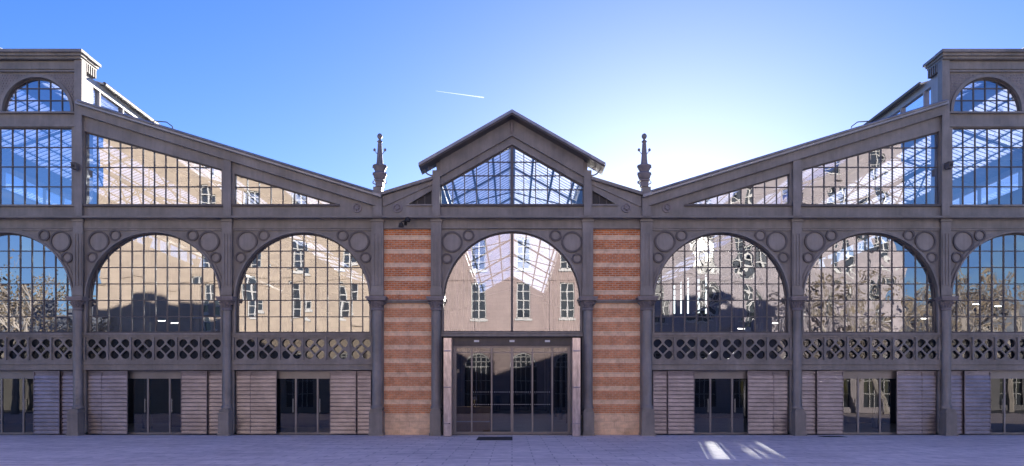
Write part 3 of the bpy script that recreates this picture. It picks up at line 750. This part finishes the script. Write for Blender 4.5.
b = MB(); b.lathe(0, 0, [(.12, .26), (.07, .40)], 14, cap=False); b.build('lamp_shade', M['pale_metal'], t)
b = MB(); b.lathe(0, 0, [(.005, .27), (.035, .29), (.035, .34), (.005, .36)], 10); b.build('bulb', emis('warm_bulb', (1, .72, .38), 60), t)

# ------------------------------------------------------------ the street opposite (seen in the glass)
def stone(name, c, c2, blk=(.9,.4)):
    m = mat(name, rough=.85, spec=.25); v = coords(m)
    sp = N(m, 'ShaderNodeSeparateXYZ'); L(m, v, sp.inputs[0]); cb = N(m, 'ShaderNodeCombineXYZ'); L(m, sp.outputs[0], cb.inputs[0]); L(m, sp.outputs[2], cb.inputs[1])
    bk = N(m, 'ShaderNodeTexBrick'); L(m, cb.outputs[0], bk.inputs['Vector']); bk.inputs['Scale'].default_value = 1
    bk.inputs['Brick Width'].default_value = blk[0]; bk.inputs['Row Height'].default_value = blk[1]; bk.inputs['Mortar Size'].default_value = .012
    bk.inputs['Color1'].default_value = (*c, 1); bk.inputs['Color2'].default_value = (*c2, 1); bk.inputs['Mortar'].default_value = (*[x*.8 for x in c], 1)
    n = noise(m, v, .5, 7, .7)
    L(m, mixc(m, .7, bk.outputs[0], ramp(m, n, [(.3, (.75,.73,.72)), (.7, (1.12,1.1,1.08))]), 'MULTIPLY'), B(m).inputs['Base Color'])
    return m
def win_glass():
    m = mat('street_window_glass', (.03,.035,.045), .05, 0, .9); return m
M['wg'] = win_glass(); M['wf'] = varied('white_window_paint', (.40,.40,.40), .08, .5, streak=False); M['slate'] = varied('slate', (.10,.11,.13), .25, .6)
def street_house(name, label, xa, xb, wall_m, xs, top, arches=True, rise=4, y=-34.4):
    t = thing(name, label, 'building', ((xa+xb)/2, y, 0)); ox = (xa+xb)/2; group = None
    rows = [(7.9, 10.9), (12.0, 14.6), (16.2, 18.6), (20.2, 22.2)]
    holes = []; wins = []
    for x in xs:
        for (z0, z1) in rows:
            if z1 > top-.8: continue
            a, b_ = x-.58-ox, x+.58-ox; holes.append([(a, z0), (b_, z0), (b_, z1), (a, z1)]); wins.append((a, b_, z0, z1))
        if arches: holes.append(arch_poly(x-ox, .5, 3.9, 1.15, 20))
    plate('wall', [(xa-ox, 0), (xb-ox, 0), (xb-ox, top), (xa-ox, top)], holes, -.35, 0, wall_m, t)
    b = MB(); b.box(xa-ox, xb-ox, -9, -.6, 0, top); b.build('body', wall_m, t)
    b = MB(); b.box(xa-ox, xb-ox, 0, .25, 6.3, 6.6); b.box(xa-ox, xb-ox, 0, .45, top-.5, top-.1); b.box(xa-ox, xb-ox, 0, .12, 11.1, 11.25); b.build('cornice', wall_m, t)
    b = MB(); b.add([(xa-ox,.3,top-.1),(xb-ox,.3,top-.1),(xb-ox,-3,top+rise),(xa-ox,-3,top+rise),(xb-ox,-9,top+rise),(xa-ox,-9,top+rise),(xb-ox,-9,top-.1),(xa-ox,-9,top-.1)],
                    [(0,1,2,3),(3,2,4,5),(0,3,5,7),(1,6,4,2),(0,7,6,1)]); b.build('roof', M['slate'], t)
    for (a, b_, z0, z1) in wins:
        f = MB(); c = (a+b_)/2
        f.box(a, a+.08, -.25, -.15, z0, z1); f.box(b_-.08, b_, -.25, -.15, z0, z1); f.box(c-.05, c+.05, -.25, -.15, z0, z1)
        f.box(a, b_, -.25, -.15, z0, z0+.1); f.box(a, b_, -.25, -.15, z1-.1, z1)
        for k in (1, 2, 3): zz = z0+(z1-z0)*k/4; f.box(a, b_, -.24, -.17, zz-.035, zz+.035)
        f.box(a-.15, b_+.15, -.0, .18, z0-.2, z0-.03)
        o = f.build('window', M['wf'], t)
        gg = MB(); gg.add([(a,-.3,z0),(b_,-.3,z0),(b_,-.3,z1),(a,-.3,z1)], [(3,2,1,0)]); gg.build('pane', M['wg'], o)
    if arches:
        for x in xs:
            f = MB(); c = x-ox
            f.ring(c, 3.9, 1.03, 1.15, -.28, -.15, 0, 180, 20); f.box(c-1.15, c+1.15, -.28, -.15, 3.84, 3.92)
            for q in (-.6, -.2, .2, .6): f.box(c+q-.03, c+q+.03, -.27, -.17, .5, 3.9+math.sqrt(1.1-q*q))
            for z in (1.6, 2.7, 4.3, 4.7): f.box(c-1.1 if z < 3.9 else c-math.sqrt(1.2-(z-3.9)**2), c+1.1 if z < 3.9 else c+math.sqrt(1.2-(z-3.9)**2), -.27, -.17, z-.03, z+.03)
            o = f.build('arched_window', M['wf'], t)
            gg = MB(); gg.prism(arch_poly(c, .5, 3.9, 1.15, 16), -.34, -.31); gg.build('pane', M['wg'], o)
    return t
street_house('town_house', 'tall pale cream stone town house opposite, reflected in the left arches', -34.3, -10.4, stone('cream_stone', (.36,.305,.25), (.32,.27,.225)), [-25.3, -21.55, -17.8, -14.05], 24.5)
street_house('town_house', 'pinkish stone house opposite, reflected in the central arch', -10.4, 8.9, stone('pink_stone', (.36,.29,.28), (.33,.265,.26), (.6,.3)), [-6.55, -2.8, .95, 4.7], 16.6, rise=.4)
street_house('town_house', 'pale grey beige house opposite, reflected in the right arches', 8.9, 32.5, stone('pale_stone', (.33,.30,.32), (.29,.27,.29)), [12.2, 15.95, 19.7, 23.45, 27.2, 30.6], 24.0)

street_house('low_house', 'low grey house behind the trees, reflected in the far left bay', -75, -36.5, stone('grey_render', (.15,.145,.14), (.13,.13,.125)), [-70, -64, -58, -52, -46, -41], 7.2, y=-46)
street_house('low_house', 'low grey house behind the trees, reflected in the far right bay', 34.5, 75, stone('grey_render_b', (.14,.14,.15), (.12,.12,.13)), [38, 43, 49, 55, 61, 67], 7.2, y=-46)
# trees along the street, behind the viewer
bark = varied('bark', (.34,.31,.28), .3, .8); 
def leaf_mat(name, c):
    m = varied(name, c, .4, .6, sc=.8, streak=False); return m
LF = leaf_mat('foliage', (.11,.12,.06)); LF2 = leaf_mat('brown_foliage', (.22,.18,.13))
def tree(x, y, h, seed, label, lm, nleaf=2600):
    rnd = random.Random(seed); t = thing('street_tree', label, 'tree', (x, y, 0), 'trees along the street opposite the hall')
    tips = []; b = MB()
    def grow(p, d, l, r, lev):
        pts = [p]; q = Vector(p); dd = Vector(d)
        for i in range(4):
            dd = (dd+Vector((rnd.gauss(0,.12), rnd.gauss(0,.12), rnd.gauss(.03,.08)))).normalized(); q = q+dd*l/4; pts.append(q.copy())
        b.tube(pts, r, 6 if lev < 2 else 4, r*.62)
        if lev >= 2: tips.extend(pts[1:])
        if lev < 5:
            for k in range(3 if lev < 3 else 2):
                a = rnd.uniform(0, 6.28); sp = rnd.uniform(.35, .75); u = dd.orthogonal().normalized(); u.rotate(Matrix.Rotation(a, 3, dd))
                grow(pts[-1] if k == 0 else pts[rnd.randint(2, 4)], (dd+u*sp).normalized(), l*rnd.uniform(.62, .8), r*.58, lev+1)
    grow(Vector((0,0,0)), Vector((0,0,1)), h*.34, h*.022, 0)
    b.build('trunk', bark, t)
    lb = MB()
    for k in range(nleaf):
        p = rnd.choice(tips)+Vector((rnd.gauss(0,.35), rnd.gauss(0,.35), rnd.gauss(0,.3))); s_ = rnd.uniform(.08, .17)
        u = Vector((rnd.gauss(0,1), rnd.gauss(0,1), rnd.gauss(0,1))).normalized(); v_ = u.orthogonal().normalized()
        lb.add([p-u*s_, p+v_*s_*.6, p+u*s_, p-v_*s_*.6], [(0,1,2,3)])
    lb.build('crown', lm, t)
tree(-39.5, -31, 13.5, 1, 'bare branched tree beyond the left end of the houses opposite', LF2, 1500)
tree(-46, -37, 14, 2, 'wide brown leaved tree farthest left across the street', LF2, 1500)
tree(-33.5, -29, 8.5, 3, 'short sparse tree before the cream stone house', LF2, 1200)
tree(23.5, -30, 12, 4, 'thinly leaved tree before the grey beige house', LF2, 1100)
tree(29.5, -30.5, 12.5, 5, 'thinly leaved tree at the right corner of the houses', LF2, 1100)
tree(37, -33, 12, 6, 'sparse brown tree beyond the right end of the houses', LF2, 1500)
tree(44, -38, 13, 7, 'brown leaved tree farthest right across the street', LF2, 1500)

# people standing by the viewer, mirrored in the entrance doors
def person(x, y, label, top_c, leg_c, seed, arm_up=False):
    rnd = random.Random(seed)
    V = [(0,0,.95),(0,0,1.18),(0,.01,1.40),(0,.01,1.50),(0,.03,1.60),(0,.03,1.70),
         (.10,0,.90),(.12,.01,.50),(.13,-.02,.10),(.13,.11,.035),(-.10,0,.90),(-.13,.02,.50),(-.15,-.02,.10),(-.15,.11,.035),
         (.19,.01,1.40),(.25,-.01,1.14),(.25,.07,.90),(.25,.10,.80),(-.19,.01,1.40),(-.25,-.01,1.14),(-.24,.07,.90),(-.24,.10,.80)]
    E = [(0,1),(1,2),(2,3),(3,4),(4,5),(0,6),(6,7),(7,8),(8,9),(0,10),(10,11),(11,12),(12,13),(2,14),(14,15),(15,16),(16,17),(2,18),(18,19),(19,20),(20,21)]
    rad = [.15,.14,.15,.055,.09,.08,.10,.065,.045,.04,.10,.065,.045,.04,.065,.05,.035,.04,.065,.05,.035,.04]
    me = D.meshes.new('person'); me.from_pydata(V, E, []); o = D.objects.new('person', me); col.objects.link(o)
    sk = o.modifiers.new('skin', 'SKIN'); o.modifiers.new('sub', 'SUBSURF').levels = 2; o.modifiers['sub'].render_levels = 2
    for i, r in enumerate(rad): me.skin_vertices[0].data[i].radius = (r, r*(.72 if i in (0,1,2) else 1))
    me.skin_vertices[0].data[0].use_root = True
    dg = bpy.context.evaluated_depsgraph_get(); dg.update(); m2 = D.meshes.new_from_object(o.evaluated_get(dg), depsgraph=dg)
    D.objects.remove(o); m2.materials.clear()
    for mm in (top_c, leg_c, skin): m2.materials.append(mm)
    for p in m2.polygons:
        z = p.center.z; p.material_index = 2 if z > 1.50 or (z < .86 and abs(p.center.x) > .19 and p.center.y > .03 and z > .6) else (0 if z > .93 or abs(p.center.x) > .21 else 1); p.use_smooth = True
    o = D.objects.new('person', m2); col.objects.link(o); o.location = (x, y, .0); o.rotation_euler = (0,0,rnd.uniform(-.3,.3)); tag(o, label, 'person')
    h = MB(); h.lathe(0, .01, [(.10, 1.66), (.112, 1.72), (.10, 1.79), (.05, 1.83), (.005, 1.84)], 14); ho = h.build('hair', hairm, o, smooth=True)
    return o
skin = varied('skin', (.45,.28,.20), .05, .5, streak=False); hairm = varied('hair', (.03,.02,.015), .2, .5, streak=False)
cl1 = varied('dark_coat', (.03,.03,.04), .2, .8, streak=False); cl2 = varied('dark_jeans', (.03,.035,.06), .2, .8, streak=False); cl3 = varied('blue_jacket', (.05,.10,.16), .2, .8, streak=False)
person(-1.15, -33.2, 'person in a blue jacket standing alone, mirrored in left door leaf', cl3, cl2, 1)
person(.45, -33.3, 'person in a dark coat standing just right of the door centre', cl1, cl2, 2)
person(1.45, -33.1, 'person in dark clothes standing rightmost, mirrored in the doors', cl1, cl1, 3)

# vapour trail high in the sky
cm = D.materials.new('vapour'); cm.use_nodes = True; cm.node_tree.nodes.clear()
o_ = N(cm, 'ShaderNodeOutputMaterial'); mx = N(cm, 'ShaderNodeMixShader'); tp = N(cm, 'ShaderNodeBsdfTransparent'); df = N(cm, 'ShaderNodeBsdfTranslucent'); df.inputs[0].default_value = (.9,.9,.9,1)
mx.inputs[0].default_value = .08; L(cm, tp.outputs[0], mx.inputs[1]); L(cm, df.outputs[0], mx.inputs[2]); L(cm, mx.outputs[0], o_.inputs[0])
b = MB(); Y = 6000; sc_ = (Y-CAM_Y)/800
P3 = lambda px, py: ((px-512)*sc_, Y, 1.68+(393-py)*sc_)
pa, pb = Vector(P3(436, 91)), Vector(P3(484, 97.5))
b.tube([pa+(pb-pa)*f for f in (0, .25, .5, .75, .93, 1)], 1, 8, 5)
o = b.build('vapour_trail', cm); tag(o, 'short white aircraft vapour trail high above the left gable slope', 'vapour trail')
